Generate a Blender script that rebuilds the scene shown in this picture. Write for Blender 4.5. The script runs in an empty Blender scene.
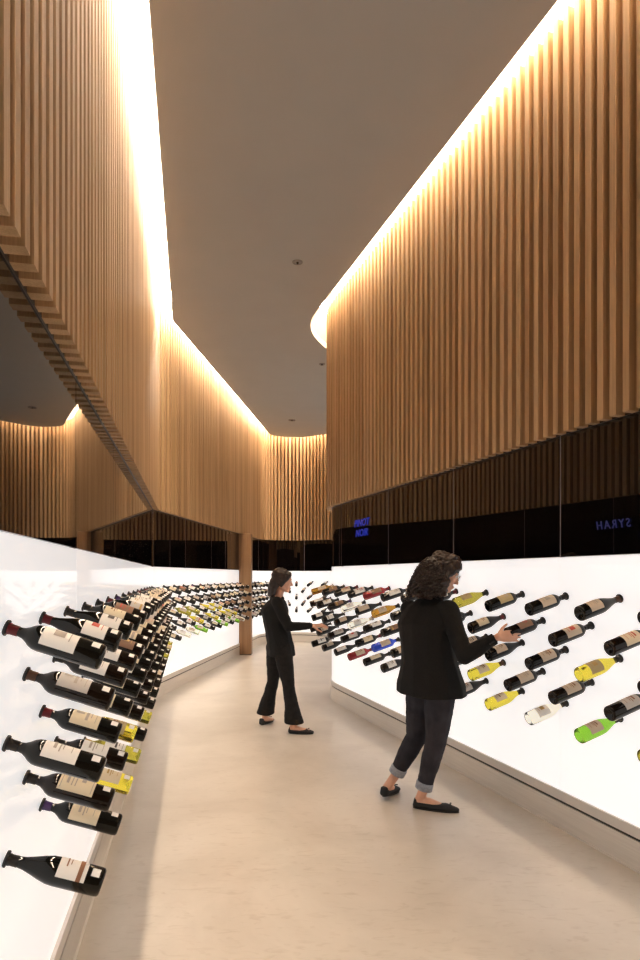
import bpy, bmesh, math, random
from mathutils import Vector, Matrix, noise, geometry

S = bpy.context.scene
COL = S.collection
PI = math.pi
rnd = random.Random(7)

# ------------------------------------------------------------------ materials
def nt(name):
    m = bpy.data.materials.new(name); m.use_nodes = True
    n = m.node_tree.nodes; l = m.node_tree.links
    return m, n, l, n['Principled BSDF']

def mat(name, col, rough=.5, metal=0., spec=None, ior=None, trans=0., coat=0., emit=None, estr=0., sheen=0.):
    m, n, l, b = nt(name)
    b.inputs['Base Color'].default_value = (*col, 1)
    b.inputs['Roughness'].default_value = rough
    b.inputs['Metallic'].default_value = metal
    if spec is not None: b.inputs['Specular IOR Level'].default_value = spec
    if ior: b.inputs['IOR'].default_value = ior
    b.inputs['Transmission Weight'].default_value = trans
    b.inputs['Coat Weight'].default_value = coat
    b.inputs['Coat Roughness'].default_value = .05
    b.inputs['Sheen Weight'].default_value = sheen
    if emit:
        b.inputs['Emission Color'].default_value = (*emit, 1)
        b.inputs['Emission Strength'].default_value = estr
    return m

def noisy(name, c1, c2, scale=5., mapping=(1, 1, 1), rough=(.4, .6), detail=5., bump=0., metal=0., spec=.5, dist=0., bscale=None, sheen=0.):
    m, n, l, b = nt(name)
    tc = n.new('ShaderNodeTexCoord'); mp = n.new('ShaderNodeMapping'); mp.inputs['Scale'].default_value = mapping
    no = n.new('ShaderNodeTexNoise'); no.inputs['Scale'].default_value = scale; no.inputs['Detail'].default_value = detail
    no.inputs['Distortion'].default_value = dist
    cr = n.new('ShaderNodeValToRGB'); cr.color_ramp.elements[0].position = .3; cr.color_ramp.elements[1].position = .7
    cr.color_ramp.elements[0].color = (*c1, 1); cr.color_ramp.elements[1].color = (*c2, 1)
    mr = n.new('ShaderNodeMapRange'); mr.inputs['To Min'].default_value = rough[0]; mr.inputs['To Max'].default_value = rough[1]
    l.new(tc.outputs['Object'], mp.inputs['Vector']); l.new(mp.outputs['Vector'], no.inputs['Vector'])
    l.new(no.outputs['Fac'], cr.inputs['Fac']); l.new(cr.outputs['Color'], b.inputs['Base Color'])
    l.new(no.outputs['Fac'], mr.inputs['Value']); l.new(mr.outputs['Result'], b.inputs['Roughness'])
    b.inputs['Metallic'].default_value = metal; b.inputs['Specular IOR Level'].default_value = spec
    b.inputs['Sheen Weight'].default_value = sheen
    if bump:
        bp = n.new('ShaderNodeBump'); bp.inputs['Strength'].default_value = bump; bp.inputs['Distance'].default_value = .01
        src = no
        if bscale:
            src = n.new('ShaderNodeTexNoise'); src.inputs['Scale'].default_value = bscale; src.inputs['Detail'].default_value = 4
            l.new(tc.outputs['Object'], src.inputs['Vector'])
        l.new(src.outputs['Fac'], bp.inputs['Height']); l.new(bp.outputs['Normal'], b.inputs['Normal'])
    return m

M = {}
def wood(name, a, b_, c):
    m, n, l, b = nt(name)
    tc = n.new('ShaderNodeTexCoord')
    m1 = n.new('ShaderNodeMapping'); m1.inputs['Scale'].default_value = (9, 9, .18)
    m2 = n.new('ShaderNodeMapping'); m2.inputs['Scale'].default_value = (160, 160, 2.2)
    n1 = n.new('ShaderNodeTexNoise'); n1.inputs['Scale'].default_value = 1.; n1.inputs['Detail'].default_value = 2
    n2 = n.new('ShaderNodeTexNoise'); n2.inputs['Scale'].default_value = 1.; n2.inputs['Detail'].default_value = 4
    r1 = n.new('ShaderNodeValToRGB')
    e = r1.color_ramp.elements; e[0].position = .34; e[1].position = .68
    e[0].color = (*a, 1); e[1].color = (*c, 1); k = e.new(.5); k.color = (*b_, 1)
    mx = n.new('ShaderNodeMix'); mx.data_type = 'RGBA'; mx.blend_type = 'MULTIPLY'; mx.inputs['Factor'].default_value = .35
    r2 = n.new('ShaderNodeValToRGB'); r2.color_ramp.elements[0].position = .35; r2.color_ramp.elements[1].position = .65
    r2.color_ramp.elements[0].color = (.5, .42, .36, 1); r2.color_ramp.elements[1].color = (1, 1, 1, 1)
    l.new(tc.outputs['Object'], m1.inputs['Vector']); l.new(tc.outputs['Object'], m2.inputs['Vector'])
    l.new(m1.outputs['Vector'], n1.inputs['Vector']); l.new(m2.outputs['Vector'], n2.inputs['Vector'])
    l.new(n1.outputs['Fac'], r1.inputs['Fac']); l.new(n2.outputs['Fac'], r2.inputs['Fac'])
    l.new(r1.outputs['Color'], mx.inputs['A']); l.new(r2.outputs['Color'], mx.inputs['B'])
    l.new(mx.outputs['Result'], b.inputs['Base Color'])
    b.inputs['Roughness'].default_value = .5; b.inputs['Specular IOR Level'].default_value = .35
    return m
M['oak'] = wood('oak_slat', (.47, .30, .155), (.60, .40, .215), (.69, .475, .275))
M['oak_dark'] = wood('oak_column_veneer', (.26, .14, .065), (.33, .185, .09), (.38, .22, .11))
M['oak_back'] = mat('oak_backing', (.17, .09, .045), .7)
M['white_paint'] = mat('white_paint', (.85, .8, .74), .7)
M['ceiling'] = noisy('taupe_plaster', (.56, .585, .595), (.58, .605, .615), 3., rough=(.8, .9))
M['glass_black'] = mat('black_glass', (.004, .003, .003), .015, ior=1.75, spec=.5)
M['seam'] = mat('glass_seam', (.30, .26, .27), .3)
M['lit'] = mat('backlit_panel', (.78, .75, .72), .5, coat=.6, emit=(.975, .975, .985), estr=.75)
M['lit'].node_tree.nodes['Principled BSDF'].inputs['Coat Roughness'].default_value = .03
M['steel'] = noisy('brushed_plinth', (.72, .68, .62), (.80, .76, .70), 3., mapping=(1, 1, 30), rough=(.25, .35), metal=.3)
M['ledge'] = mat('plinth_ledge', (.72, .68, .63), .4)
M['dark'] = mat('dark_joint', (.02, .016, .013), .6)
M['led'] = mat('led_strip', (1, 1, 1), .5, emit=(1., .80, .60), estr=92.)
M['led_low'] = mat('led_strip_dimmed', (1, 1, 1), .5, emit=(1., .78, .56), estr=40.)
M['bronze'] = mat('bronze_trim', (.05, .035, .025), .35, metal=.6)
M['fixture'] = mat('fixture_grey', (.34, .33, .32), .5)
M['skin'] = noisy('skin', (.62, .33, .22), (.70, .40, .28), 18., rough=(.45, .55))
M['lip'] = mat('lips', (.5, .12, .1), .4)
M['eye'] = mat('eye_white', (.8, .78, .75), .2)
M['iris'] = mat('iris', (.03, .015, .01), .1)
M['hair'] = noisy('brown_hair', (.006, .003, .002), (.032, .013, .007), 60., rough=(.35, .55), mapping=(1, 1, .3))
M['hair_dark'] = noisy('dark_hair', (.01, .006, .005), (.035, .016, .010), 60., rough=(.4, .55), mapping=(1, 1, .3))
M['jacket'] = noisy('black_wool', (.006, .0055, .005), (.012, .011, .0105), 120., rough=(.8, .95), bump=.25, spec=.25, bscale=14)
M['jeans'] = noisy('dark_denim', (.018, .017, .022), (.040, .038, .047), 9., rough=(.75, .9), bump=.3, spec=.2, bscale=22)
M['cuff'] = noisy('denim_cuff', (.22, .24, .28), (.34, .36, .41), 90., rough=(.85, .95))
M['shoe'] = mat('black_suede', (.008, .007, .007), .7)
M['trousers'] = noisy('black_trousers', (.008, .007, .007), (.016, .014, .013), 30., rough=(.8, .9), spec=.2)
M['metal'] = mat('thin_metal', (.25, .2, .15), .3, metal=1)
M['blue'] = mat('blue_lettering', (.01, .015, .1), .4, emit=(.03, .07, 1.), estr=.32)
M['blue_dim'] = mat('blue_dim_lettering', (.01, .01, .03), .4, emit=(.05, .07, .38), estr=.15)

def floor_mat():
    m, n, l, b = nt('polished_screed')
    tc = n.new('ShaderNodeTexCoord')
    a = n.new('ShaderNodeTexNoise'); a.inputs['Scale'].default_value = 1.1; a.inputs['Detail'].default_value = 9; a.inputs['Roughness'].default_value = .62; a.inputs['Distortion'].default_value = .6
    mp = n.new('ShaderNodeMapping'); mp.inputs['Scale'].default_value = (5, 14, 1); mp.inputs['Rotation'].default_value = (0, 0, .5)
    c = n.new('ShaderNodeTexNoise'); c.inputs['Scale'].default_value = 2.; c.inputs['Detail'].default_value = 6; c.inputs['Distortion'].default_value = 1.2
    l.new(tc.outputs['Object'], a.inputs['Vector']); l.new(tc.outputs['Object'], mp.inputs['Vector']); l.new(mp.outputs['Vector'], c.inputs['Vector'])
    r = n.new('ShaderNodeValToRGB'); e = r.color_ramp.elements; e[0].position = .3; e[1].position = .72
    e[0].color = (.50, .45, .385, 1); e[1].color = (.66, .61, .54, 1)
    r2 = n.new('ShaderNodeValToRGB'); e = r2.color_ramp.elements; e[0].position = .27; e[1].position = .45
    e[0].color = (.78, .74, .70, 1); e[1].color = (1, 1, 1, 1)
    mx = n.new('ShaderNodeMix'); mx.data_type = 'RGBA'; mx.blend_type = 'MULTIPLY'; mx.inputs['Factor'].default_value = .55
    l.new(a.outputs['Fac'], r.inputs['Fac']); l.new(c.outputs['Fac'], r2.inputs['Fac'])
    l.new(r.outputs['Color'], mx.inputs['A']); l.new(r2.outputs['Color'], mx.inputs['B']); l.new(mx.outputs['Result'], b.inputs['Base Color'])
    mr = n.new('ShaderNodeMapRange'); mr.inputs['To Min'].default_value = .24; mr.inputs['To Max'].default_value = .42
    l.new(c.outputs['Fac'], mr.inputs['Value']); l.new(mr.outputs['Result'], b.inputs['Roughness'])
    b.inputs['Specular IOR Level'].default_value = .5
    bp = n.new('ShaderNodeBump'); bp.inputs['Strength'].default_value = .06; bp.inputs['Distance'].default_value = .01
    l.new(c.outputs['Fac'], bp.inputs['Height']); l.new(bp.outputs['Normal'], b.inputs['Normal'])
    return m
M['floor'] = floor_mat()

# ------------------------------------------------------------------ helpers
def link(name, me, mats, parent=None, smooth=False):
    for m in (mats if isinstance(mats, (list, tuple)) else [mats]):
        me.materials.append(m)
    if smooth:
        me.polygons.foreach_set('use_smooth', [True] * len(me.polygons))
    o = bpy.data.objects.new(name, me); COL.objects.link(o)
    if parent: o.parent = parent
    return o

def mesh_of(bm, name='m'):
    bmesh.ops.recalc_face_normals(bm, faces=bm.faces)
    me = bpy.data.meshes.new(name); bm.to_mesh(me); bm.free(); return me

def obj(name, bm, mats, parent=None, smooth=False):
    return link(name, mesh_of(bm, name), mats, parent, smooth)

def empty(name, loc=(0, 0, 0), rz=0):
    o = bpy.data.objects.new(name, None); COL.objects.link(o); o.location = loc; o.rotation_euler = (0, 0, rz)
    o.empty_display_size = .1
    return o

def tag(o, label=None, cat=None, group=None, kind=None):
    if label: o['label'] = label
    if cat: o['category'] = cat
    if group: o['group'] = group
    if kind: o['kind'] = kind
    return o

def quadbox(bm, c8, mi=0):
    v = [bm.verts.new(p) for p in c8]
    for f in ((0, 1, 2, 3), (7, 6, 5, 4), (0, 4, 5, 1), (1, 5, 6, 2), (2, 6, 7, 3), (3, 7, 4, 0)):
        fc = bm.faces.new([v[i] for i in f]); fc.material_index = mi

def box(bm, x0, x1, y0, y1, z0, z1, mi=0):
    quadbox(bm, [(x0, y0, z0), (x1, y0, z0), (x1, y1, z0), (x0, y1, z0), (x0, y0, z1), (x1, y0, z1), (x1, y1, z1), (x0, y1, z1)], mi)

def tube(bm, pts, rad, seg=8, mi=0, cap=True):
    pts = [Vector(p) for p in pts]; rings = []; a = None
    for i, p in enumerate(pts):
        t = (pts[min(i + 1, len(pts) - 1)] - pts[max(i - 1, 0)]).normalized()
        if a is None: a = t.orthogonal().normalized()
        a = (a - t * a.dot(t)).normalized(); b = t.cross(a)
        r = rad[i] if isinstance(rad, (list, tuple)) else rad
        rings.append([bm.verts.new(p + (a * math.cos(2 * PI * k / seg) + b * math.sin(2 * PI * k / seg)) * r) for k in range(seg)])
    for q, w in zip(rings, rings[1:]):
        for k in range(seg):
            bm.faces.new((q[k], q[(k + 1) % seg], w[(k + 1) % seg], w[k])).material_index = mi
    if cap:
        bm.faces.new(rings[0][::-1]).material_index = mi; bm.faces.new(rings[-1]).material_index = mi

# ------------------------------------------------------------------ wall paths (plan view)
class Path:
    def __init__(self, pts):
        self.p = [Vector((x, y)) for x, y in pts]
        self.s = [0.]
        for a, b in zip(self.p, self.p[1:]): self.s.append(self.s[-1] + (b - a).length)
        self.L = self.s[-1]
    def seg(self, s):
        s = max(0, min(self.L - 1e-6, s))
        lo, hi = 0, len(self.s) - 1
        while hi - lo > 1:
            m = (lo + hi) // 2
            if self.s[m] <= s: lo = m
            else: hi = m
        return lo, s
    def at(self, s):
        i, s = self.seg(s); t = (s - self.s[i]) / (self.s[i + 1] - self.s[i])
        return self.p[i].lerp(self.p[i + 1], t)
    def tan(self, s):
        return (self.at(min(self.L, s + .012)) - self.at(max(0, s - .012))).normalized()
    def s_at_y(self, y):
        for i in range(len(self.p) - 1):
            a, b = self.p[i], self.p[i + 1]
            if min(a.y, b.y) <= y <= max(a.y, b.y) and abs(b.y - a.y) > 1e-6:
                return self.s[i] + (y - a.y) / (b.y - a.y) * (b - a).length
    def samples(self, s0, s1):
        out = [s0] + [s for s in self.s if s0 + 1e-3 < s < s1 - 1e-3] + [s1]
        return out

def chaikin(p, n, keep):
    """smooth the corners of a polyline; 'keep' = first and last points stay"""
    for _ in range(n):
        q = [p[0]]
        for a, b in zip(p, p[1:]):
            q += [(a[0] * .75 + b[0] * .25, a[1] * .75 + b[1] * .25), (a[0] * .25 + b[0] * .75, a[1] * .25 + b[1] * .75)]
        q.append(p[-1]); p = q
    return p

# LEFT: straight - kink - straight - concave curve - far wall
l1 = lambda y: (-.473 - .2 * y, y)
l2 = lambda y: (-2.025 + .1105 * (y - 7.76), y)
kink = chaikin([l1(7.60), l1(7.76), l2(7.92)], 3, 1)
curve = chaikin([l2(12.9), l2(13.5), (-1.33, 14.2), (-.9, 14.52), (-.35, 14.58), (.2, 14.22), (.9, 13.75), (1.8, 13.55)], 3, 1)
LEFT = Path([l1(-2.2)] + kink + curve + [(4.2, 13.3)])
r1 = lambda y: (2.68 - .3266 * y, y)
tip = chaikin([r1(6.9), r1(7.45), (.13, 7.85), (.17, 8.25), (.42, 8.85), (1.0, 9.6), (2.0, 10.2), (3.2, 10.5)], 3, 1)
RIGHT = Path([r1(-2.2)] + tip + [(4.2, 10.6)])
SIDE = {id(LEFT): 1, id(RIGHT): -1}     # room lies to the right of LEFT's direction, to the left of RIGHT's

def normal(path, s):
    t = path.tan(s); n = Vector((t.y, -t.x))
    return n * SIDE[id(path)]

def ext(bm, path, s0, s1, o0, o1, z0, z1, mi=0):
    """box section swept along a path between arc lengths, o0..o1 = distance into the room"""
    rows = []
    for s in path.samples(s0, s1):
        p = path.at(s); n = normal(path, s)
        a = p + n * o0; b = p + n * o1
        rows.append([bm.verts.new((a.x, a.y, z0)), bm.verts.new((b.x, b.y, z0)), bm.verts.new((b.x, b.y, z1)), bm.verts.new((a.x, a.y, z1))])
    for q, w in zip(rows, rows[1:]):
        for k in range(4):
            bm.faces.new((q[k], q[(k + 1) % 4], w[(k + 1) % 4], w[k])).material_index = mi
    bm.faces.new(rows[0]).material_index = mi; bm.faces.new(rows[-1][::-1]).material_index = mi

ZG = {}
Z_LIT, Z_GLASS, Z_TOP, Z_CEIL, Z_COVE = 1.61, 2.335, 4.76, 4.60, 5.0
GAP = .26

ZG[id(LEFT)] = 2.305; ZG[id(RIGHT)] = 2.335
def build_wall(path, side, word, joints):
    Z_GLASS = ZG[id(path)]
    core = bmesh.new(); ext(core, path, 0, path.L, -.16, -.03, 0, Z_COVE)
    w = obj('wall_' + side, core, M['white_paint']); tag(w, kind='structure')
    bm = bmesh.new(); ext(bm, path, 0, path.L, -.03, .012, 0, .155)
    obj('plinth', bm, M['steel'], w)
    bm = bmesh.new(); ext(bm, path, 0, path.L, -.03, .004, .155, .17)
    obj('plinth_joint', bm, M['dark'], w)
    bm = bmesh.new(); ext(bm, path, 0, path.L, -.03, .014, .17, .225)
    obj('plinth_ledge', bm, M['ledge'], w)
    bm = bmesh.new(); ext(bm, path, 0, path.L, .012, .019, 0.0, .008)
    obj('floor_trim', bm, M['ledge'], w)
    ss = [0] + joints + [path.L]
    for a, b in zip(ss, ss[1:]):
        g = .0015
        bm = bmesh.new(); ext(bm, path, a + g, b - g, -.03, 0, .225, Z_LIT); obj('lit_panel', bm, M['lit'], w)
        bm = bmesh.new(); ext(bm, path, a + .005, b - .005, -.03, -.002, Z_LIT + .004, Z_GLASS); obj('glass_panel', bm, M['glass_black'], w)
    for a in joints:
        bm = bmesh.new(); ext(bm, path, a - .0048, a + .0048, -.03, -.004, Z_LIT, Z_GLASS); obj('glass_joint', bm, M['seam'], w)
        bm = bmesh.new(); ext(bm, path, a - .0014, a + .0014, -.03, -.001, .225, Z_LIT); obj('panel_joint', bm, M['ledge'], w)
    bm = bmesh.new(); ext(bm, path, 0, path.L, -.03, .004, Z_GLASS, Z_GLASS + .009); obj('glass_head_trim', bm, M['bronze'], w)
    bm = bmesh.new(); ext(bm, path, 0, path.L, -.03, .0, Z_TOP + .02, Z_COVE); obj('cove_back', bm, M['white_paint'], w)
    return w

jr = [RIGHT.s_at_y(y) for y in (-.98, .22, 1.42, 2.62, 3.82, 5.015, 6.19, 7.46)] + [RIGHT.s_at_y(7.46) + 1.26, RIGHT.s_at_y(7.46) + 2.52]
jl = [LEFT.s_at_y(y) for y in (-.98, .22, 1.42, 2.62, 3.86, 5.13, 6.4, 7.76, 9.0, 10.3, 11.5)] + [LEFT.s_at_y(11.5) + 1.25 * k for k in (1, 2, 3, 4)]
build_wall(LEFT, 'left', 'left', jl)
build_wall(RIGHT, 'right', 'right', jr)

def slats(path, label):
    Z_GLASS = ZG[id(path)]
    root = empty('slatted_cladding', (*path.at(path.L * .4), Z_GLASS))
    inv = Matrix.Translation(-root.location)
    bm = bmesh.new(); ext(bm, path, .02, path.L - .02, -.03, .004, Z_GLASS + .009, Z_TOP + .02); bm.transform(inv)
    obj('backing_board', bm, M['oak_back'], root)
    bm = bmesh.new(); s = .05; PIT = .0905
    while s < path.L - .1:
        p = path.at(s); n = normal(path, s); t = path.tan(s) * (.0235 if path is LEFT else .0215)
        c = []
        for z in (Z_GLASS + .001, Z_TOP):
            for q in (p - t + n * .004, p + t + n * .004, p + t + n * .064, p - t + n * .064): c.append((q.x, q.y, z))
        quadbox(bm, c); s += PIT
    bm.transform(inv)
    obj('slats', bm, M['oak'], root)
    tag(root, label, 'wall cladding', 'slatted oak walls')
    return root
slats(LEFT, 'vertical oak slat cladding along the left side, bending round the far end of the shop')
slats(RIGHT, 'vertical oak slat cladding on the right, ending in a rounded corner')

# ceiling slab with the cove gap all round
def offset_line(path, off, s0=0, s1=None):
    out = []
    for s in path.samples(s0, s1 or path.L):
        p = path.at(s) + normal(path, s) * off; out.append(p)
    return out
poly = offset_line(LEFT, .235) + offset_line(RIGHT, GAP)[::-1]
bm = bmesh.new()
tris = geometry.tessellate_polygon([[Vector((p.x, p.y, 0)) for p in poly]])
lo = [bm.verts.new((p.x, p.y, Z_CEIL)) for p in poly]; hi = [bm.verts.new((p.x, p.y, Z_CEIL + .07)) for p in poly]
for t in tris:
    bm.faces.new([lo[i] for i in t]).material_index = 0
    bm.faces.new([hi[i] for i in reversed(t)]).material_index = 1
for i in range(len(poly)):
    j = (i + 1) % len(poly)
    bm.faces.new((lo[i], lo[j], hi[j], hi[i])).material_index = 1
tag(obj('ceiling', bm, [M['ceiling'], M['white_paint']]), kind='structure')
bm = bmesh.new(); box(bm, -4, 4.6, -2.5, 15.4, Z_COVE, Z_COVE + .1)
tag(obj('ceiling_upper', bm, M['white_paint']), kind='structure')
bm = bmesh.new(); box(bm, -4, 4.6, -2.5, 15.4, -.1, 0)
tag(obj('floor', bm, M['floor']), kind='structure')
bm = bmesh.new(); box(bm, -4, 4.6, -2.5, -2.2, 0, Z_COVE)
tag(obj('wall_back', bm, M['oak_back']), kind='structure')
bm = bmesh.new(); box(bm, 4.2, 4.5, -2.2, 15.4, 0, Z_COVE)
tag(obj('wall_side', bm, M['oak_back']), kind='structure')

for path, lab in ((LEFT, 'continuous warm light strip in the ceiling cove above the left slats'), (RIGHT, 'continuous warm light strip in the ceiling cove above the right slats')):
    bm = bmesh.new(); ext(bm, path, .05, path.L - .05, .10, .19, Z_COVE - .025, Z_COVE - .001)
    tag(obj('cove_light', bm, M['led'] if path is LEFT else M['led_low']), lab, 'light strip')

# small flush ceiling fixtures
def px(x, y, z):     # where a picture point meets the horizontal plane z (used once, to find the place of a thing)
    Y = (z - 1.5) * 640 / (576 - y); return ((x - 320) / 640 * Y, Y)
def fixture(x, y, r, label):
    X, Y = px(x, y, Z_CEIL)
    root = empty('ceiling_sprinkler', (X, Y, Z_CEIL)); tag(root, label, 'sprinkler', 'flush ceiling sprinklers')
    bm = bmesh.new(); R = []
    for rr, z in ((r, 0), (r, -.006), (r * .82, -.010), (r * .78, -.003), (r * .3, -.003)):
        R.append([bm.verts.new((rr * math.cos(a * PI / 12), rr * math.sin(a * PI / 12), z)) for a in range(24)])
    for q, w in zip(R, R[1:]):
        for k in range(24): bm.faces.new((q[k], q[(k + 1) % 24], w[(k + 1) % 24], w[k]))
    bm.faces.new(R[-1])
    obj('cover_ring', bm, M['fixture'], root)
    bm = bmesh.new(); tube(bm, [(0, 0, -.003), (0, 0, -.02), (0, 0, -.022)], [.012, .010, .004], 12); obj('nozzle', bm, M['bronze'], root)
fixture(297.5, 262, .052, 'largest and nearest round grey sprinkler cover flush in the ceiling')
fixture(322, 364, .045, 'small round ceiling sprinkler beside the rounded slatted corner')
fixture(292, 420, .075, 'small flat ceiling sprinkler far back near the curved end wall')

# oak column
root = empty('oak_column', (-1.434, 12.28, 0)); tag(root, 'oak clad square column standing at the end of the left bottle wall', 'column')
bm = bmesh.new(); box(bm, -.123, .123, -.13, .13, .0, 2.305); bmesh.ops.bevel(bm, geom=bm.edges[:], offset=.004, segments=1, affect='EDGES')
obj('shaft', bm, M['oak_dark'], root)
bm = bmesh.new(); box(bm, -.129, .127, -.136, .134, 0, .015); obj('base_trim', bm, M['bronze'], root)

# ------------------------------------------------------------------ blue lettering on the glass
def lettering(text, size, path, s, off, zc, label, m, mirrored=False, shear=.2, sp=1.02, wide=1.):
    p = path.at(s) + normal(path, s) * off; n = normal(path, s)
    root = empty('glass_lettering', (p.x, p.y, zc)); tag(root, label, 'lettering', None)
    # frame: reading direction r, up, facing n
    up = Vector((0, 0, 1)); nn = Vector((n.x, n.y, 0)); r = up.cross(nn).normalized()
    if mirrored: r = -r
    for i, line in enumerate(text):
        cu = bpy.data.curves.new('t', 'FONT'); cu.body = line; cu.size = size; cu.align_x = 'CENTER'; cu.shear = shear; cu.extrude = .002
        cu.resolution_u = 3; cu.space_character = sp
        to = bpy.data.objects.new('t', cu); COL.objects.link(to)
        dg = bpy.context.evaluated_depsgraph_get(); me = bpy.data.meshes.new_from_object(to.evaluated_get(dg))
        bpy.data.objects.remove(to)
        for v in me.vertices:
            q = r * (v.co.x * wide) + up * (v.co.y - i * size * 1.0) + nn * v.co.z
            v.co = q
        link('letters', me, m, root)
lettering(['PINOT', 'NOIR'],   .108, RIGHT, RIGHT.s_at_y(6.84), .004, 2.035, 'blue glowing words PINOT NOIR on the dark glass of the right wall', M['blue'], wide=1.3)
lettering(['SYRAH'], .065, RIGHT, RIGHT.s_at_y(3.41), .004, 1.755, 'faint blue reversed lettering on the nearest dark glass of the right wall', M['blue_dim'], mirrored=True, sp=1.35)

# ------------------------------------------------------------------ bottles
def glassmat(name, col, trans=0., rough=.06, ior=1.45, coat=0.):
    return mat(name, col, rough, trans=trans, ior=ior, coat=coat)
G = {
    'dark': [mat('dark_bottle_glass', (.006, .0055, .004), .05, spec=.3), mat('brown_black_glass', (.009, .005, .003), .05, spec=.3)],
    'olive': [glassmat('olive_glass', (.50, .44, .06), .9, .13, 1.22)],
    'yellow': [glassmat('white_wine_glass', (.84, .70, .07), .95, .13, 1.22)],
    'green': [glassmat('green_glass', (.28, .62, .05), .95, .13, 1.22)],
    'clear': [glassmat('clear_glass', (.97, .93, .80), .97, .13, 1.22)],
    'amber': [glassmat('amber_glass', (.55, .28, .04), .85, .13, 1.22)],
    'red': [glassmat('red_foil_bottle', (.26, .010, .015), 0., .25)],
    'blue': [glassmat('blue_bottle', (.02, .07, .62), 0., .2)],
}
CAPS = {'black': mat('black_foil', (.015, .013, .012), .35), 'red': mat('red_foil', (.13, .010, .016), .35),
        'brown': mat('brown_foil', (.10, .045, .025), .4), 'purple': mat('purple_foil', (.06, .03, .12), .35),
        'cream': mat('cream_foil', (.6, .52, .4), .4), 'gold': mat('gold_foil', (.5, .33, .1), .3, metal=.6)}
M['rubber'] = mat('black_rubber', (.012, .011, .010), .55)
PAPER = {'white': mat('white_paper', (.80, .77, .72), .6), 'cream': mat('cream_paper', (.70, .60, .42), .6),
         'beige': mat('beige_paper', (.55, .45, .34), .6), 'grey': mat('grey_paper', (.50, .46, .42), .6),
         'brown': mat('brown_paper', (.22, .12, .07), .6), 'tan': mat('tan_paper', (.42, .33, .16), .6)}
INK = {'black': mat('black_ink', (.05, .04, .035), .6), 'red': mat('red_ink', (.45, .05, .03), .6), 'gold': mat('gold_ink', (.45, .28, .08), .5),
       'brown': mat('brown_ink', (.22, .09, .04), .6), 'faint': mat('faint_ink', (.38, .33, .28), .6)}
M['sticker'] = mat('white_sticker', (.85, .83, .8), .5)

PROF = {   # (distance from the wall, radius)
    'claret': [(.0, .0135), (.036, .0138), (.046, .016), (.056, .022), (.066, .030), (.078, .0355), (.090, .0370), (.248, .0370), (.255, .0355), (.259, .031), (.257, .024), (.247, .012), (.240, .0)],
    'slope': [(.0, .0135), (.030, .0145), (.048, .0175), (.070, .024), (.092, .0315), (.115, .0375), (.135, .0390), (.246, .0390), (.254, .0375), (.258, .033), (.256, .026), (.244, .012), (.236, .0)],
    'flute': [(.0, .0132), (.045, .0145), (.075, .0195), (.110, .0275), (.145, .0335), (.170, .0355), (.252, .0355), (.260, .034), (.264, .030), (.262, .024), (.254, .012), (.250, .0)],
}
def lathe(prof, seg):
    bm = bmesh.new(); rings = []
    for x, r in prof:
        if r < 1e-5: rings.append([bm.verts.new((x, 0, 0))]); continue
        rings.append([bm.verts.new((x, r * math.cos(2 * PI * k / seg), r * math.sin(2 * PI * k / seg))) for k in range(seg)])
    for a, b in zip(rings, rings[1:]):
        for k in range(seg):
            if len(b) == 1: bm.faces.new((a[k], a[(k + 1) % seg], b[0]))
            elif len(a) == 1: bm.faces.new((a[0], b[(k + 1) % seg], b[k]))
            else: bm.faces.new((a[k], a[(k + 1) % seg], b[(k + 1) % seg], b[k]))
    if len(rings[0]) > 1: bm.faces.new(rings[0][::-1])
    return bm
def arcpatch(bm, x0, x1, a0, a1, r, mi, seg=14):
    """paper strip wrapped on the bottle; angle 0 = top"""
    v = []
    for k in range(seg + 1):
        a = a0 + (a1 - a0) * k / seg
        v.append((bm.verts.new((x0, r * math.sin(a), r * math.cos(a))), bm.verts.new((x1, r * math.sin(a), r * math.cos(a)))))
    for p, q in zip(v, v[1:]): bm.faces.new((p[0], p[1], q[1], q[0])).material_index = mi
_cache = {}
def body_mesh(shape, seg, m):
    k = ('b', shape, seg, m.name)
    if k not in _cache:
        me = mesh_of(lathe(PROF[shape], seg)); me.materials.append(m); me.polygons.foreach_set('use_smooth', [True] * len(me.polygons)); _cache[k] = me
    return _cache[k]
def cap_mesh(shape, seg, m):
    k = ('c', shape, seg, m.name)
    if k not in _cache:
        me = mesh_of(lathe([(-.004, .0158), (.004, .0165), (.010, .0165), (.012, .0152), (.031, .0150 if shape == 'claret' else .0158), (.0315, .0138)], seg)); me.materials.append(m)
        me.polygons.foreach_set('use_smooth', [True] * len(me.polygons)); _cache[k] = me
    return _cache[k]
def collar_mesh(seg):
    k = ('k', seg)
    if k not in _cache:
        me = mesh_of(lathe([(-.004, .0220), (.001, .0232), (.004, .0225), (.0045, .0168), (.001, .0160)], seg)); me.materials.append(M['rubber']); _cache[k] = me
    return _cache[k]
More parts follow.
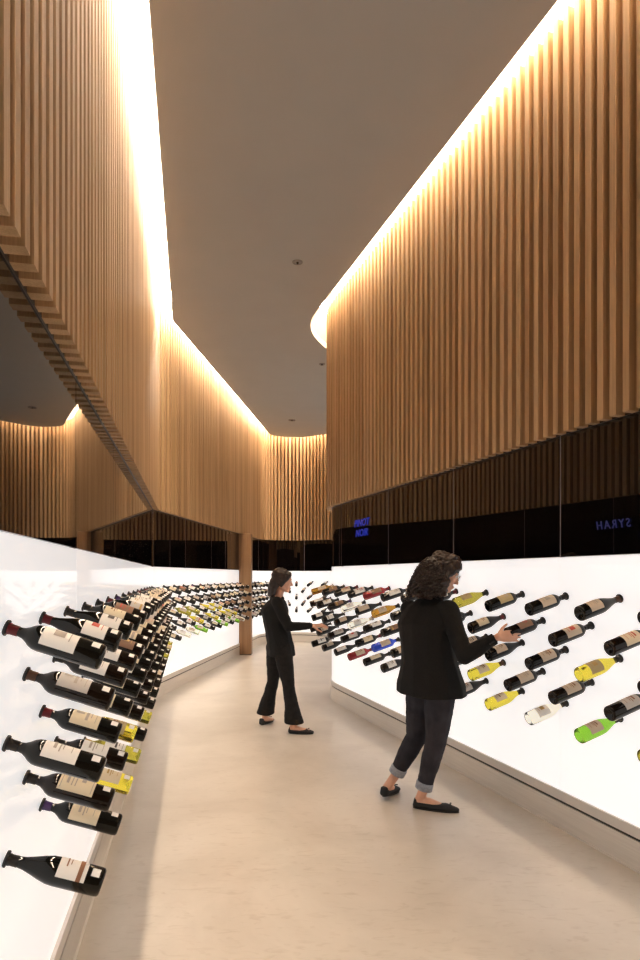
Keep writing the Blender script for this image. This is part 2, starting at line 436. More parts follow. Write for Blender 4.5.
def label_mesh(shape, paper, ink, style, wide):
    k = ('l', shape, paper, ink, style, wide)
    if k not in _cache:
        bm = bmesh.new(); r = max(q[1] for q in PROF[shape]) + .0007
        x0 = {'claret': .094, 'slope': .134, 'flute': .160}[shape]; x1 = x0 + (.092 if shape == 'claret' else .076)
        if style == 'tall': x1 = x0 + .105
        h = wide / 2
        arcpatch(bm, x0, x1, -h, h, r, 0, 18)
        e = r + .0009; L = x1 - x0
        def ink_(u0, u1, v0, v1, mi=1): arcpatch(bm, x0 + L * u0, x0 + L * u1, h * v0, h * v1, e, mi, 18)
        if style == 'lines':
            ink_(.25, .34, -.35, .35); ink_(.42, .46, -.5, .5); ink_(.52, .55, -.3, .3); ink_(.78, .80, -.4, .4)
        elif style == 'crest':
            ink_(.12, .40, -.13, .13); ink_(.48, .58, -.55, .55); ink_(.66, .69, -.3, .3); ink_(.84, .86, -.6, .6)
        elif style == 'band':
            ink_(.70, .86, -1, 1); ink_(.25, .30, -.35, .35); ink_(.38, .41, -.2, .2)
        elif style == 'block':
            ink_(.30, .62, -.25, .30); ink_(.75, .78, -.4, .4)
        elif style == 'tall':
            ink_(.06, .08, -.85, .85); ink_(.20, .27, -.5, .5); ink_(.34, .37, -.6, .6); ink_(.44, .47, -.6, .6); ink_(.60, .72, -.2, .2); ink_(.92, .94, -.85, .85)
        me = bpy.data.meshes.new('label'); bm.normal_update(); bm.to_mesh(me); bm.free()
        me.materials.append(PAPER[paper]); me.materials.append(INK[ink]); me.polygons.foreach_set('use_smooth', [True] * len(me.polygons)); _cache[k] = me
    return _cache[k]
def sticker_mesh(shape):
    k = ('s', shape)
    if k not in _cache:
        bm = bmesh.new(); arcpatch(bm, .222, .244, -.30, .30, max(q[1] for q in PROF[shape]) + .0012, 0, 5)
        me = bpy.data.meshes.new('price_sticker'); bm.to_mesh(me); bm.free(); me.materials.append(M['sticker']); _cache[k] = me
    return _cache[k]

GLASSWORD = {'dark': 'dark', 'olive': 'olive green', 'yellow': 'yellow white-wine', 'green': 'bright green', 'clear': 'clear glass', 'amber': 'amber', 'red': 'red', 'blue': 'blue'}
TILT = math.radians(17)
def bottle(path, s, z, spec, label, group, sticker):
    g, shape, cap, paper, ink, style = spec
    p = path.at(s); n = normal(path, s)
    root = empty('wine_bottle', (p.x + n.x * .0075, p.y + n.y * .0075, z))
    root.rotation_euler = (0, math.radians(19.5 if path is LEFT else 16.5), math.atan2(n.y, n.x))
    root.scale = (.945, .91, .91) if path is LEFT else (1.05,) * 3
    tag(root, label, 'bottle', group)
    seg = 28 if p.y < 6 else 16
    roll = rnd.uniform(-.25, .25)
    def part(name, me, rx=0.):
        o = bpy.data.objects.new(name, me); COL.objects.link(o); o.parent = root; o.rotation_euler = (rx, 0, 0); return o
    part('bottle_body', body_mesh(shape, seg, G[g][int(z * 1000 + s * 10) % len(G[g])]))
    part('foil_capsule', cap_mesh(shape, seg, CAPS[cap]))
    part('collar', collar_mesh(seg))
    lb = part('label', label_mesh(shape, paper, ink, style, 2.5), roll + (-.30 if path is RIGHT else .40))
    if sticker: part('price_sticker', sticker_mesh(shape), rnd.uniform(.25, .6))
    return root

ROWW = ['top', 'second', 'middle', 'fourth', 'bottom']
def ordi(n):
    w = ['nearest', 'second nearest', 'third nearest', 'fourth nearest', 'fifth nearest', 'sixth nearest', 'seventh nearest', 'eighth nearest', 'ninth nearest', 'tenth nearest']
    return w[n] if n < 10 else '%d%s nearest' % (n + 1, 'th' if 10 <= (n + 1) % 100 <= 20 else {1: 'st', 2: 'nd', 3: 'rd'}.get((n + 1) % 10, 'th'))

def rand_spec(side, row, y):
    g = 'dark'; u = rnd.random()
    if side == 'L' and y > 8.2 and row >= 2 and u < (.30 if row == 2 else .6): g = rnd.choice(['yellow', 'olive', 'yellow', 'green', 'clear'])
    if side == 'L' and y < 7.7 and row == 4 and 2.6 < y and u < .35: g = rnd.choice(['yellow', 'olive'])
    if side == 'R' and y > 4.6 and u < .12: g = rnd.choice(['olive', 'clear', 'amber'])
    shape = rnd.choice(['claret', 'claret', 'slope']) if g != 'yellow' else rnd.choice(['slope', 'flute', 'slope'])
    cap = rnd.choice(['black', 'black', 'black', 'red', 'brown', 'purple'] if g == 'dark' else ['black', 'cream', 'gold'])
    paper = rnd.choice(['white', 'white', 'cream', 'beige', 'grey', 'cream', 'brown'] if g == 'dark' else ['white', 'cream', 'beige'])
    ink = rnd.choice(['black', 'black', 'red', 'gold', 'brown', 'faint', 'faint'])
    style = rnd.choice(['lines', 'crest', 'band', 'block', 'tall'])
    if paper == 'brown' and ink in ('black', 'brown', 'faint'): ink = 'gold'
    return (g, shape, cap, paper, ink, style)

# bottles one can read in the photograph: (column, row) -> look
SPEC_R = {
    (0, 0): ('dark', 'slope', 'brown', 'beige', 'faint', 'lines'), (0, 2): ('yellow', 'slope', 'black', 'tan', 'gold', 'block'), (0, 4): ('green', 'slope', 'black', 'beige', 'brown', 'lines'),
    (-1, 1): ('dark', 'claret', 'black', 'cream', 'red', 'lines'), (-1, 3): ('dark', 'claret', 'black', 'grey', 'brown', 'lines'),
    (-2, 0): ('dark', 'claret', 'black', 'beige', 'brown', 'lines'), (-2, 2): ('dark', 'claret', 'black', 'beige', 'brown', 'lines'), (-2, 4): ('olive', 'slope', 'black', 'beige', 'brown', 'lines'),
    (1, 1): ('dark', 'claret', 'black', 'beige', 'red', 'block'), (1, 3): ('dark', 'claret', 'black', 'beige', 'brown', 'lines'),
    (2, 0): ('dark', 'claret', 'black', 'beige', 'faint', 'block'), (2, 2): ('dark', 'claret', 'black', 'beige', 'brown', 'lines'), (2, 4): ('clear', 'slope', 'black', 'white', 'gold', 'block'),
    (3, 1): ('dark', 'claret', 'black', 'brown', 'red', 'lines'), (3, 3): ('dark', 'claret', 'black', 'beige', 'faint', 'lines'),
    (4, 0): ('dark', 'claret', 'black', 'tan', 'faint', 'lines'), (4, 2): ('dark', 'slope', 'black', 'beige', 'brown', 'lines'), (4, 4): ('yellow', 'slope', 'black', 'cream', 'brown', 'crest'),
    (5, 1): ('dark', 'slope', 'red', 'cream', 'brown', 'lines'), (5, 3): ('yellow', 'slope', 'brown', 'cream', 'brown', 'lines'),
    (6, 0): ('olive', 'slope', 'black', 'tan', 'brown', 'lines'), (6, 4): ('dark', 'slope', 'black', 'grey', 'brown', 'lines'),
    (13, 1): ('amber', 'slope', 'black', 'beige', 'brown', 'lines'), (13, 3): ('blue', 'claret', 'black', 'beige', 'faint', 'lines'),
    (14, 0): ('red', 'claret', 'red', 'brown', 'gold', 'lines'), (12, 0): ('dark', 'claret', 'cream', 'white', 'faint', 'tall'), (16, 4): ('red', 'claret', 'red', 'beige', 'brown', 'lines'),
    (16, 2): ('clear', 'slope', 'cream', 'white', 'faint', 'lines'),
}
SPEC_L = {
    (0, 0): ('dark', 'claret', 'red', 'white', 'faint', 'block'), (0, 2): ('dark', 'claret', 'black', 'white', 'faint', 'lines'), (0, 4): ('dark', 'slope', 'black', 'white', 'brown', 'band'),
    (1, 1): ('dark', 'claret', 'brown', 'grey', 'faint', 'crest'), (1, 3): ('dark', 'claret', 'black', 'cream', 'faint', 'tall'),
    (2, 0): ('dark', 'slope', 'red', 'white', 'red', 'block'), (2, 2): ('dark', 'claret', 'red', 'cream', 'faint', 'crest'), (2, 4): ('dark', 'claret', 'purple', 'cream', 'faint', 'lines'),
    (3, 1): ('dark', 'claret', 'black', 'white', 'faint', 'lines'), (3, 3): ('dark', 'claret', 'black', 'white', 'faint', 'lines'),
    (4, 0): ('dark', 'slope', 'black', 'white', 'black', 'block'), (4, 2): ('dark', 'claret', 'black', 'cream', 'brown', 'lines'), (4, 4): ('yellow', 'slope', 'black', 'cream', 'gold', 'lines'),
    (5, 1): ('dark', 'claret', 'black', 'white', 'faint', 'lines'), (6, 0): ('dark', 'claret', 'black', 'cream', 'brown', 'lines'), (6, 2): ('dark', 'claret', 'black', 'cream', 'brown', 'lines'),
    (5, 3): ('yellow', 'slope', 'black', 'tan', 'brown', 'lines'), (8, 0): ('dark', 'claret', 'black', 'brown', 'red', 'lines'),
}
PAPERW = {'white': 'white', 'cream': 'cream', 'beige': 'beige', 'grey': 'pale grey', 'brown': 'brown', 'tan': 'tan'}
GRAB = None
# right wall
s0 = RIGHT.s_at_y(3.365); step = .209; cnt = {}
HELD = {}
s_tip = RIGHT.s_at_y(7.45) + .62
k = -2
while s0 + k * step < s_tip:
    s = s0 + k * step
    for row in range(5):
        if (row + k) % 2: continue
        i = cnt.get(row, 0); cnt[row] = i + 1
        sp = SPEC_R.get((k, row)) or rand_spec('R', row, RIGHT.at(s).y)
        z = 1.382 - .157 * row
        lab = '%s bottle with %s label, %s in %s row, right wall' % (GLASSWORD[sp[0]], PAPERW[sp[3]], ordi(i), ROWW[row])
        if (k, row) == (3, 1): lab = 'dark bottle with brown label that the woman in the foreground touches, right wall'
        b = bottle(RIGHT, s, z, sp, lab, 'wine bottles pegged into the right wall', False)
        HELD[(k, row)] = b
    k += 1
# left walls
s0 = LEFT.s_at_y(1.605); step = .1945; k = 0
s_k = LEFT.s_at_y(7.70); s_c = LEFT.s_at_y(12.95); s_end = LEFT.s_at_y(12.95)
s_end = next(s for s in LEFT.s if s > s_c and LEFT.at(s).x > .35)
cnt = {}
while s0 + k * step < s_end:
    s = s0 + k * step
    y = LEFT.at(s).y
    zone, zw = ('A', 'near left wall') if s < s_k else ('B', 'left wall past the bend') if s < s_c else ('C', 'curved end wall')
    if abs(s - s_k) < .04 : k += 1; continue
    for row in range(5):
        if (row + k) % 2: continue
        if zone == 'C' and False: continue
        i = cnt.get((zone, row), 0); cnt[(zone, row)] = i + 1
        sp = SPEC_L.get((k, row)) or rand_spec('L', row, y)
        if y > 11.9: sp = ('dark',) + sp[1:]
        o = ordi(i) if zone != 'C' else ('leftmost' if i == 0 else ordi(i).replace('nearest', 'from left'))
        lab = '%s bottle, %s label, %s in %s row, %s' % (GLASSWORD[sp[0]], PAPERW[sp[3]], o, ROWW[row], zw)
        b = bottle(LEFT, s, 1.37 - .145 * row, sp, lab, {'A': 'wine bottles pegged into the near left wall', 'B': 'wine bottles pegged into the left wall beyond the bend', 'C': 'wine bottles pegged into the curved end wall'}[zone], zone != 'C')
    k += 1

# ------------------------------------------------------------------ figures
def ball(c, r, rot=None):
    """cloud of points of an ellipsoid"""
    if not isinstance(r, (tuple, list)): r = (r, r, r)
    pts = []
    for i in range(1, 8):
        th = PI * i / 8
        for j in range(12):
            ph = 2 * PI * j / 12
            pts.append(Vector((r[0] * math.sin(th) * math.cos(ph), r[1] * math.sin(th) * math.sin(ph), r[2] * math.cos(th))))
    pts += [Vector((0, 0, r[2])), Vector((0, 0, -r[2]))]
    if rot: pts = [rot @ p for p in pts]
    c = Vector(c); return [p + c for p in pts]

def hull(bm, *clouds):
    t = bmesh.new()
    for c in clouds:
        for p in c: t.verts.new(p)
    res = bmesh.ops.convex_hull(t, input=t.verts[:])
    bad = [g for g in res['geom_interior'] if isinstance(g, bmesh.types.BMVert)] + [g for g in res['geom_unused'] if isinstance(g, bmesh.types.BMVert)]
    bmesh.ops.delete(t, geom=list(set(bad)), context='VERTS')
    bmesh.ops.recalc_face_normals(t, faces=t.faces)
    me = bpy.data.meshes.new('tmp'); t.to_mesh(me); t.free(); bm.from_mesh(me); bpy.data.meshes.remove(me)

def chain(bm, pts, rot=None):
    """pts: list of (centre, radius or (rx,ry,rz)); hull of each neighbouring pair"""
    b = [ball(c, r, rot) for c, r in pts]
    if len(b) == 1: hull(bm, b[0])
    for p, q in zip(b, b[1:]): hull(bm, p, q)

def melt(name, bm, mats, parent, voxel=.006, smooth=4, wrinkle=0., wscale=9., cut=None):
    """fuse overlapping volumes into one smooth skin"""
    me = bpy.data.meshes.new(name); bm.to_mesh(me); bm.free()
    o = bpy.data.objects.new(name, me); COL.objects.link(o)
    r = o.modifiers.new('r', 'REMESH'); r.mode = 'VOXEL'; r.voxel_size = voxel; r.use_smooth_shade = True
    s = o.modifiers.new('s', 'SMOOTH'); s.factor = .5; s.iterations = smooth
    dg = bpy.context.evaluated_depsgraph_get(); new = bpy.data.meshes.new_from_object(o.evaluated_get(dg))
    bpy.data.objects.remove(o); bpy.data.meshes.remove(me)
    if wrinkle:
        nrm = [v.normal.copy() for v in new.vertices]
        for v, n in zip(new.vertices, nrm):
            q = Vector((v.co.x * wscale, v.co.y * wscale, v.co.z * wscale * 1.3))
            w = noise.noise(q) + .5 * noise.noise(q * 2.3)
            v.co += n * w * wrinkle
    if cut:
        b = bmesh.new(); b.from_mesh(new)
        for co, no in cut:
            bmesh.ops.bisect_plane(b, geom=b.verts[:] + b.edges[:] + b.faces[:], plane_co=co, plane_no=no, clear_outer=True)
            bmesh.ops.holes_fill(b, edges=[e for e in b.edges if e.is_boundary], sides=0)
        b.to_mesh(new); b.free()
    new.name = name
    new.materials.clear()
    return link(name, new, mats, parent, True)

def head_parts(bm, H, k=1.):
    """H: matrix of the head (x forward, y left, z up, origin mid-skull)"""
    R = H.to_3x3()
    def B(c, r): return ball(H @ Vector([q * k for q in c]), tuple(q * k for q in (r if isinstance(r, tuple) else (r, r, r))), R)
    def h(*b): hull(bm, *b)
    h(B((-.012, 0, .022), (.092, .073, .088)))
    h(B((.012, 0, .0), (.082, .068, .085)), B((.035, 0, -.055), (.052, .050, .050)))
    h(B((.035, 0, -.055), (.052, .050, .045)), B((.070, 0, -.098), (.020, .020, .016)))
    for s in (-1, 1):
        h(B((.0, .045 * s, -.06), (.022, .016, .03)), B((.062, .018 * s, -.1), (.018, .014, .014)))
        h(B((.055, .034 * s, -.028), (.026, .022, .024)))
        h(B((.078, .012 * s, .022), (.012, .012, .008)), B((.068, .042 * s, .020), (.012, .012, .008)))
        h(B((-.002, .070 * s, .010), (.016, .008, .020)), B((.002, .068 * s, -.022), (.010, .007, .012)))
        h(B((.096, .010 * s, -.038), (.009, .008, .007)))
    h(B((.082, 0, .012), (.008, .007, .010)), B((.108, 0, -.034), (.009, .009, .009)))
    h(B((.084, .014, -.066), (.011, .012, .006)), B((.084, -.014, -.066), (.011, .012, .006)), B((.092, 0, -.065), (.010, .010, .006)))
    h(B((.083, .010, -.076), (.010, .012, .006)), B((.083, -.010, -.076), (.010, .012, .006)), B((.090, 0, -.076), (.009, .010, .006)))

def head_extras(H, root, k=1., glasses=False):
    R = H.to_3x3()
    for s in (-1, 1):
        bm = bmesh.new(); bmesh.ops.create_uvsphere(bm, u_segments=14, v_segments=10, radius=.0115 * k)
        for f in bm.faces: f.material_index = 1 if f.calc_center_median().z > .0075 * k else 0
        bm.transform(H @ Matrix.Translation((.0765 * k, .029 * s * k, .002 * k)) @ Matrix.Rotation(PI / 2, 4, 'Y'))
        obj('eye', bm, [M['eye'], M['iris']], root, True)
        bm = bmesh.new(); tube(bm, [H @ (Vector((.090 - .10 * (y - .03) ** 2 * 30, y * s, .022 - abs(y - .032) * .25)) * k) for y in (.012, .022, .032, .042, .05)], [.0016, .0026, .0028, .0022, .001], 6)
        obj('eyebrow', bm, M['hair'], root, True)
    if glasses:
        bm = bmesh.new()
        for s in (-1, 1):
            tube(bm, [H @ (Vector((.104 - .12 * abs(math.cos(a)) * .02, s * (.031 + .023 * math.cos(a)), .002 + .018 * math.sin(a))) * k) for a in [2 * PI * q / 20 for q in range(21)]], .0013, 6)
            tube(bm, [H @ (Vector(p) * k) for p in ((.102, .054 * s, .006), (.06, .070 * s, .007), (.0, .078 * s, .004))], .0012, 6)
        tube(bm, [H @ (Vector(p) * k) for p in ((.105, -.008, .006), (.107, 0, .009), (.105, .008, .006))], .0012, 6)
        obj('glasses', bm, M['metal'], root, True)

def hand(bm, wrist, d, n, side, k=1., curl=(.25, .35, .3), spread=.06, thumb_in=.5):
    """wrist point, finger direction d, palm faces n, side=+1 thumb towards s=d x n"""
    d = Vector(d).normalized(); n = Vector(n); n = (n - d * n.dot(d)).normalized(); s = d.cross(n) * side; w = Vector(wrist)
    R = Matrix((d, s, n)).transposed()
    def B(c, r): return ball(c, tuple(q * k for q in r) if isinstance(r, tuple) else r * k, R)
    pal = w + d * .045 * k
    hull(bm, B(w, (.02, .024, .017)), B(w + d * .03 * k, (.022, .033, .014)))
    hull(bm, B(w + d * .03 * k, (.022, .033, .014)), B(w + d * .078 * k, (.012, .038, .011)))
    for i, (off, L) in enumerate(((.029, .068), (.010, .076), (-.010, .071), (-.028, .056))):
        p = w + (d * (.082 - abs(i - 1.2) * .003) + s * off) * k; r = (.0088, .0090, .0086, .0076)[i]
        a = 0.; dd = (d + s * (spread * (1.5 - i))).normalized(); prev = p - d * .02 * k
        hull(bm, B(prev, r), B(p, r))
        for j, fr in enumerate((.45, .30, .25)):
            a += curl[j]
            v = dd * math.cos(a) + n * math.sin(a)
            q = p + v * L * fr * k; r2 = r * (.94, .88, .78)[j]
            hull(bm, B(p, r), B(q, r2)); p, r = q, r2
    p = w + (d * .018 + s * .024 + n * .006) * k; v = (d * .62 + s * (.85 - thumb_in * .5) + n * thumb_in * .6).normalized(); r = .0115
    for j, L in enumerate((.038, .030, .024)):
        q = p + v * L * k; hull(bm, B(p, r), B(q, r * .88)); p = q; r *= .88
        v = (v + d * .25 + n * .18 * thumb_in).normalized()

def shoe(name, heel, toe, root, hgt=.045, w=.036, opening=True):
    """low ballerina flat between the heel and toe points on the floor"""
    h = Vector(heel); t = Vector(toe); f = (t - h); L = f.length; f.normalize(); up = Vector((0, 0, 1)); up = (up - f * up.dot(f)).normalized(); s = f.cross(up)
    R = Matrix((f, s, up)).transposed()
    bm = bmesh.new()
    def B(u, z, r): return ball(h + f * (u * L) + up * z, r, R)
    hull(bm, B(.11, .030, (.030, .032, .028)), B(.45, .024, (.03, .037, .024)))
    hull(bm, B(.45, .024, (.03, .037, .024)), B(.72, .024, (.03, .046, .024)))
    hull(bm, B(.70, .026, (.03, .044, .024)), B(.91, .016, (.026, .028, .016)))
    hull(bm, B(.075, .056, (.014, .026, .012)), B(.09, .02, (.027, .031, .02)))
    o = melt(name, bm, M['shoe'], root, .004, 2)
    # sole
    b2 = bmesh.new(); ring0 = []; ring1 = []
    for a in range(28):
        q = 2 * PI * a / 28; u = .5 + .5 * math.cos(q); ww = .033 * math.sin(q) * (1 + .18 * math.cos(q - .3) * (1))
        base = h + f * (u * L * .985 + .002) + s * ww
        ring0.append(b2.verts.new(base + up * .0005)); ring1.append(b2.verts.new(base + up * .0065))
    b2.faces.new(ring0); b2.faces.new(ring1[::-1])
    for i in range(28): b2.faces.new((ring0[i], ring0[(i + 1) % 28], ring1[(i + 1) % 28], ring1[i]))
    obj('sole', b2, M['dark'], o)
    # bow
    b3 = bmesh.new(); c = h + f * L * .80 + up * .050
    for sg in (-1, 1): hull(b3, ball(c, .003), ball(c + s * .014 * sg + f * .002, (.006, .004, .004), R))
    obj('bow', b3, M['shoe'], o, True)
    return o

# ---- woman in the foreground: back three quarters to the camera, facing the right wall
def near_woman():
    root = empty('person', (.70, 4.17, 0))
    tag(root, 'woman with curly brown hair in black blazer and cuffed jeans touching a bottle', 'person')
    O = Vector(root.location)
    V = lambda x, y, z: Vector((x, y, z)) - O
    yaw = math.radians(42)
    RZ = Matrix.Rotation(yaw, 3, 'Z')
    hp, ch, nk = V(.725, 4.17, .84), V(.70, 4.17, 1.17), V(.745, 4.17, 1.365)
    HD = V(.808, 4.165, 1.525)
    shR, shL = V(.812, 4.045, 1.290), V(.600, 4.285, 1.275)     # right shoulder is nearer to the camera
    elR, wrR = V(.880, 3.900, 1.01), V(1.065, 3.835, 1.135)
    elL, wrL = V(.70, 4.46, 1.02), V(.815, 4.25, 1.10)
    knR, anR = V(.745, 4.09, .46), V(.665, 4.13, .115)
    knL, anL = V(.640, 4.24, .44), V(.512, 4.31, .165)
    hiR, hiL = V(.775, 4.10, .80), V(.675, 4.23, .80)
    # body: one continuous skin
    bm = bmesh.new()
    chain(bm, [(hp, (.10, .13, .09)), (ch, (.10, .13, .12)), (V(.725, 4.17, 1.28), (.07, .14, .05))], RZ)
    chain(bm, [(V(.735, 4.17, 1.27), (.055, .07, .04)), (nk, (.044, .046, .04)), (HD + Vector((-.015, 0, -.08)), (.046, .046, .04))], RZ)
    for sh, el, wr in ((shR, elR, wrR), (shL, elL, wrL)):
        chain(bm, [(V(.72, 4.17, 1.27), .05), (sh, .045), (el, .034), (wr.lerp(el, .5), .03), (wr, .021)])
    for hi, kn, an in ((hiR, knR, anR), (hiL, knL, anL)):
        chain(bm, [(hi, .085), (kn, .05), (kn.lerp(an, .3), .048), (an, .031)])
    # feet inside the shoes
    chain(bm, [(anR, .031), (V(.640, 4.135, .045), (.032, .027, .032)), (V(.70, 4.115, .045), (.03, .027, .030)), (V(.80, 4.085, .024), (.02, .026, .014))])
    chain(bm, [(anL, .031), (V(.450, 4.300, .080), (.030, .027, .030)), (V(.480, 4.355, .055), (.026, .026, .024)), (V(.52, 4.44, .028), (.018, .024, .012))])
    H = Matrix.Translation(HD) @ Matrix.Rotation(math.radians(-4), 4, 'Z') @ Matrix.Rotation(math.radians(24), 4, 'Y')
    head_parts(bm, H)
    hand(bm, wrR, (.96, .17, .05), (-.1, .95, -.20), 1, 1., (.04, .12, .18), .05, .5)
    hand(bm, wrL, (.90, -.32, .12), (.3, .2, -.9), 1, 1., (.5, .6, .5), .04, .6)
    melt('body', bm, M['skin'], root, .0042, 2)
    head_extras(H, root, 1., True)
    # jacket
    bm = bmesh.new()
    chain(bm, [(V(.725, 4.18, .735), (.186, .252, .02)), (V(.722, 4.18, .80), (.180, .244, .03)), (V(.712, 4.18, .93), (.150, .205, .06)), (V(.695, 4.175, 1.06), (.138, .192, .07)), (V(.69, 4.17, 1.19), (.142, .212, .06)), (V(.70, 4.17, 1.295), (.095, .170, .035))], RZ)
    chain(bm, [(V(.705, 4.17, 1.315), (.080, .125, .03)), (V(.733, 4.17, 1.362), (.060, .066, .018))], RZ)
    for sh, el, wr, r in ((shR, elR, wrR, 1), (shL, elL, wrL, 1)):
        chain(bm, [(V(.715, 4.17, 1.25), (.07, .07, .05)), (sh, .064), (sh.lerp(el, .5), .060), (el, .052), (el.lerp(wr, .45), .047), (el.lerp(wr, .84), .036)])
    j = melt('blazer', bm, M['jacket'], root, .007, 4, .006, 7.)
    # collar roll, cuffs, vent, pocket flap
    bm = bmesh.new()
    c0 = V(.737, 4.17, 1.372)
    tube(bm, [c0 + Vector((math.cos(a + yaw) * .060, math.sin(a + yaw) * .062, .004 - .034 * max(0, math.cos(a)))) for a in [2 * PI * q / 26 for q in range(27)]], .013, 8)
    obj('collar', bm, M['jacket'], j, True)
    for el, wr in ((elR, wrR), (elL, wrL)):
        bm = bmesh.new(); d = (wr - el).normalized(); tube(bm, [wr - d * .062, wr - d * .045, wr - d * .02], [.0365, .037, .036], 16)
        obj('sleeve_cuff', bm, M['jacket'], j, True)
    bm = bmesh.new()
    for i in range(3):
        p = elR.lerp(wrR, .72 + .05 * i) + Vector((.0, -.041, -.004)); bmesh.ops.create_uvsphere(bm, u_segments=8, v_segments=6, radius=.006, matrix=Matrix.Translation(p))
    obj('cuff_buttons', bm, M['dark'], j, True)
    # jeans
    bm = bmesh.new()
    chain(bm, [(V(.725, 4.175, .86), (.115, .165, .05)), (V(.725, 4.175, .76), (.125, .17, .06))], RZ)
    for hi, kn, an in ((hiR, knR, anR), (hiL, knL, anL)):
        chain(bm, [(hi, .108), (hi.lerp(kn, .5), .093), (kn, .069), (kn.lerp(an, .35), .067), (kn.lerp(an, .88), .050)])
    melt('jeans', bm, M['jeans'], root, .006, 3, .0035, 14.)
    for kn, an in ((knR, anR), (knL, anL)):
        d = (an - kn).normalized(); e = kn.lerp(an, .90)
        bm = bmesh.new(); tube(bm, [e - d * .028, e - d * .020, e + d * .022, e + d * .027], [.052, .0565, .0555, .046], 24)
        obj('turned_up_cuff', bm, M['cuff'], root, True)
    shoe('shoe', V(.600, 4.147, .0), V(.885, 4.055, 0), root)
    shoe('shoe', V(.418, 4.262, .028), V(.545, 4.475, 0.0), root)
    # hair
    bm = bmesh.new(); R = H.to_3x3()
    H2 = Matrix.Translation(HD) @ Matrix.Rotation(math.radians(4), 4, 'Z'); R2 = H2.to_3x3()
    def B(c, r): return ball(H @ Vector(c), r, R)
    def D(c, r): return ball(H2 @ Vector(c), r, R2)      # hanging hair stays upright while the head tilts
    hull(bm, B((-.022, 0, .036), (.106, .092, .092)))
    hull(bm, D((-.050, 0, .03), (.100, .100, .08)), D((-.090, 0, -.045), (.100, .112, .065)))
    hull(bm, D((-.090, 0, -.045), (.100, .112, .065)), D((-.100, 0, -.125), (.105, .118, .048)))
    for s in (-1, 1):
        hull(bm, B((.040, .052 * s, .060), (.044, .038, .036)), D((-.012, .076 * s, -.01), (.034, .024, .05)))
        hull(bm, D((-.012, .076 * s, -.01), (.034, .024, .05)), D((-.045, .085 * s, -.11), (.048, .030, .05)))
    hull(bm, B((.055, .0, .078), (.036, .052, .030)), B((.0, 0, .096), (.065, .065, .036)))
    h = melt('hair', bm, M['hair'], root, (.0055), 1, .017, 24.)
    # springy locks lying on that volume
    r2 = random.Random(5); bm = bmesh.new()
    for i in range(260):
        a = PI + r2.uniform(-PI * .66, PI * .66)
        t0 = r2.uniform(0, .75); L = r2.uniform(.05, .11); ph = r2.uniform(0, 6.28); am = r2.uniform(.009, .017); turns = r2.uniform(1.5, 3.)
        pts = []; rad = []
        for q in range(15):
            t = t0 + q / 14. * L / .24             # 0 crown .. 1 ends
            z = .10 - .25 * t
            cx = -.045 - .070 * min(1, t); rx = .092 + .036 * min(1., t * 1.3); ry = .088 + .030 * min(1., t * 1.3)
            if t < .3: k = .55 + .45 * math.sin(t / .3 * PI / 2); rx *= k; ry *= k
            u = q / 14.; w = ph + u * turns * 2 * PI
            aa = a + math.cos(w) * am / .1
            rr = 1.0 + math.sin(w) * am / .1 * .8
            pts.append(H2 @ Vector((cx + rx * rr * math.cos(aa), ry * rr * math.sin(aa), z))); rad.append(.0050 * (1 - .65 * u))
        tube(bm, pts, rad, 6)
    obj('curls', bm, M['hair'], h, True)
near_woman()

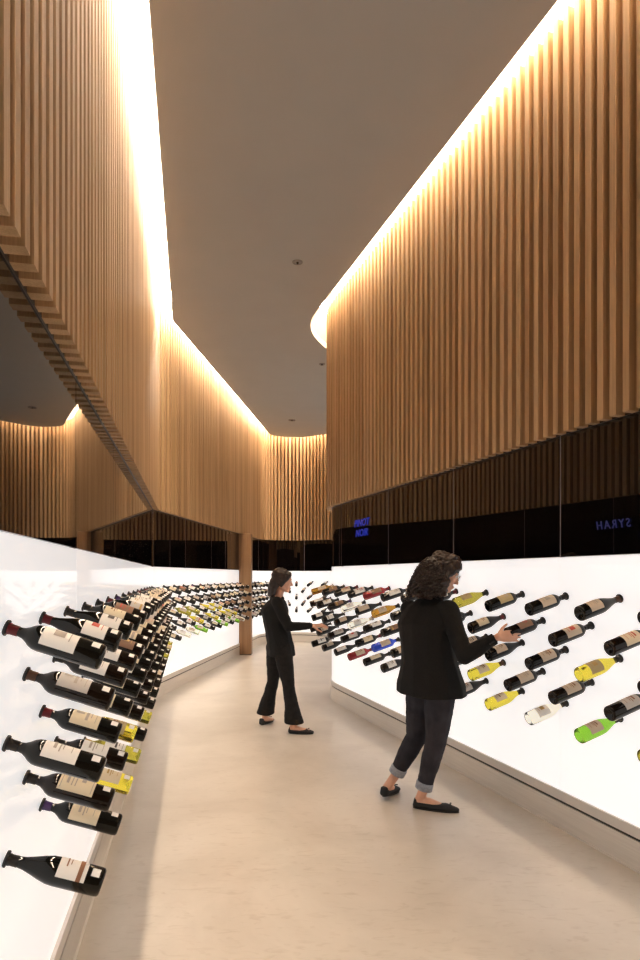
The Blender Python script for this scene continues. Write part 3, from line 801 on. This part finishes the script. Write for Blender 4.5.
# ---- woman further back: side on, reaching to a bottle on the right
def far_woman():
    root = empty('person', (-.36, 6.25, 0))
    tag(root, 'woman in black top and black flared trousers reaching out to the right', 'person')
    O = Vector(root.location); V = lambda x, y, z: Vector((x, y, z)) - O
    RZ = Matrix.Rotation(math.radians(12), 3, 'Z')
    HD = V(-.365, 6.22, 1.46)
    sR, sL = V(-.405, 6.08, 1.25), V(-.45, 6.40, 1.25)
    eR, wR = V(-.30, 6.05, 1.02), V(-.075, 6.12, 1.025)
    eL, wL = V(-.47, 6.44, .99), V(-.41, 6.42, .82)
    hR, hL = V(-.36, 6.15, .80), V(-.44, 6.32, .80)
    kR, aR = V(-.30, 6.12, .45), V(-.245, 6.10, .09)
    kL, aL = V(-.47, 6.42, .45), V(-.555, 6.48, .10)
    bm = bmesh.new()
    chain(bm, [(V(-.40, 6.23, .84), (.09, .13, .09)), (V(-.43, 6.23, 1.13), (.09, .13, .12)), (V(-.42, 6.23, 1.25), (.06, .13, .05))], RZ)
    chain(bm, [(V(-.415, 6.23, 1.25), (.05, .06, .04)), (V(-.395, 6.23, 1.34), (.042, .044, .04)), (V(-.38, 6.225, 1.39), (.044, .044, .04))])
    for s, e, w in ((sR, eR, wR), (sL, eL, wL)): chain(bm, [(V(-.42, 6.23, 1.24), .05), (s, .043), (e, .032), (e.lerp(w, .5), .028), (w, .021)])
    for h_, k_, a_ in ((hR, kR, aR), (hL, kL, aL)): chain(bm, [(h_, .085), (k_, .05), (k_.lerp(a_, .3), .046), (a_, .03)])
    chain(bm, [(aR, .03), (V(-.265, 6.10, .05), .032), (V(-.12, 6.085, .03), (.03, .03, .016))])
    chain(bm, [(aL, .03), (V(-.555, 6.47, .06), .032), (V(-.50, 6.56, .03), (.03, .03, .016))])
    H = Matrix.Translation(HD) @ Matrix.Rotation(math.radians(15), 4, 'Z') @ Matrix.Rotation(math.radians(10), 4, 'Y')
    head_parts(bm, H, .98)
    hand(bm, wR, (1, .05, .03), (.1, .3, -1), -1, 1., (.1, .25, .3), .05, .5)
    hand(bm, wL, (.15, 0, -1), (.9, -.4, 0), 1, 1., (.4, .5, .4), .05, .5)
    melt('body', bm, M['skin'], root, .0055, 2)
    head_extras(H, root, .98)
    bm = bmesh.new()
    chain(bm, [(V(-.375, 6.23, .735), (.138, .180, .02)), (V(-.385, 6.23, .84), (.134, .170, .05)), (V(-.42, 6.23, 1.0), (.124, .155, .06)), (V(-.44, 6.23, 1.16), (.140, .175, .07)), (V(-.42, 6.23, 1.255), (.085, .14, .035))], RZ)
    chain(bm, [(V(-.42, 6.23, 1.27), (.06, .07, .02)), (V(-.405, 6.23, 1.30), (.05, .052, .015))])
    for s, e, w in ((sR, eR, wR), (sL, eL, wL)): chain(bm, [(V(-.42, 6.23, 1.21), .07), (s, .058), (e, .048), (e.lerp(w, .5), .042), (e.lerp(w, .88), .034)])
    melt('top', bm, M['jacket'], root, .008, 4, .006, 8.)
    bm = bmesh.new()
    chain(bm, [(V(-.385, 6.23, .86), (.10, .14, .05)), (V(-.39, 6.23, .78), (.11, .15, .05))], RZ)
    for h_, k_, a_ in ((hR, kR, aR), (hL, kL, aL)):
        chain(bm, [(h_, .095), (h_.lerp(k_, .5), .080), (k_, .060), (k_.lerp(a_, .45), .066), (k_.lerp(a_, .8), .084), (k_.lerp(a_, .96), (.094, .080, .02))])
    melt('flared_trousers', bm, M['trousers'], root, .008, 3, .004, 12.)
    shoe('shoe', V(-.30, 6.105, 0), V(-.06, 6.08, 0), root)
    shoe('shoe', V(-.595, 6.43, 0), V(-.49, 6.64, 0), root)
    bm = bmesh.new(); R = H.to_3x3()
    def B(c, r): return ball(H @ Vector(c), r, R)
    hull(bm, B((-.022, 0, .032), (.096, .080, .088)))
    hull(bm, B((-.05, 0, .01), (.062, .074, .07)), B((-.085, 0, -.08), (.045, .06, .06)))
    hull(bm, B((-.085, 0, -.08), (.045, .06, .05)), B((-.085, 0, -.15), (.04, .055, .03)))
    for s in (-1, 1): hull(bm, B((.04, .045 * s, .06), (.035, .03, .03)), B((-.02, .066 * s, -.03), (.032, .018, .04)))
    melt('hair', bm, M['hair_dark'], root, .006, 2, .006, 30.)
far_woman()

# ------------------------------------------------------------------ light and camera
w = bpy.data.worlds.new('World'); S.world = w; w.use_nodes = True
w.node_tree.nodes['Background'].inputs['Color'].default_value = (1, .85, .7, 1)
w.node_tree.nodes['Background'].inputs['Strength'].default_value = .03

cam = bpy.data.cameras.new('Camera'); co = bpy.data.objects.new('Camera', cam); COL.objects.link(co)
co.location = (0, 0, 1.5); co.rotation_euler = (PI / 2, 0, 0)
cam.sensor_fit = 'VERTICAL'; cam.sensor_height = 36; cam.sensor_width = 24; cam.lens = 24; cam.shift_y = .1
cam.clip_start = .05; cam.clip_end = 60
S.camera = co
S.view_settings.view_transform = 'Standard'; S.view_settings.look = 'None'; S.view_settings.gamma = 1
S.view_settings.exposure = 0; S.view_settings.use_curve_mapping = False
S.cycles.use_denoising = True
S.cycles.max_bounces = 12; S.cycles.transmission_bounces = 12; S.cycles.diffuse_bounces = 6
S.cycles.caustics_refractive = False; S.cycles.caustics_reflective = False
S.cycles.sample_clamp_indirect = 8
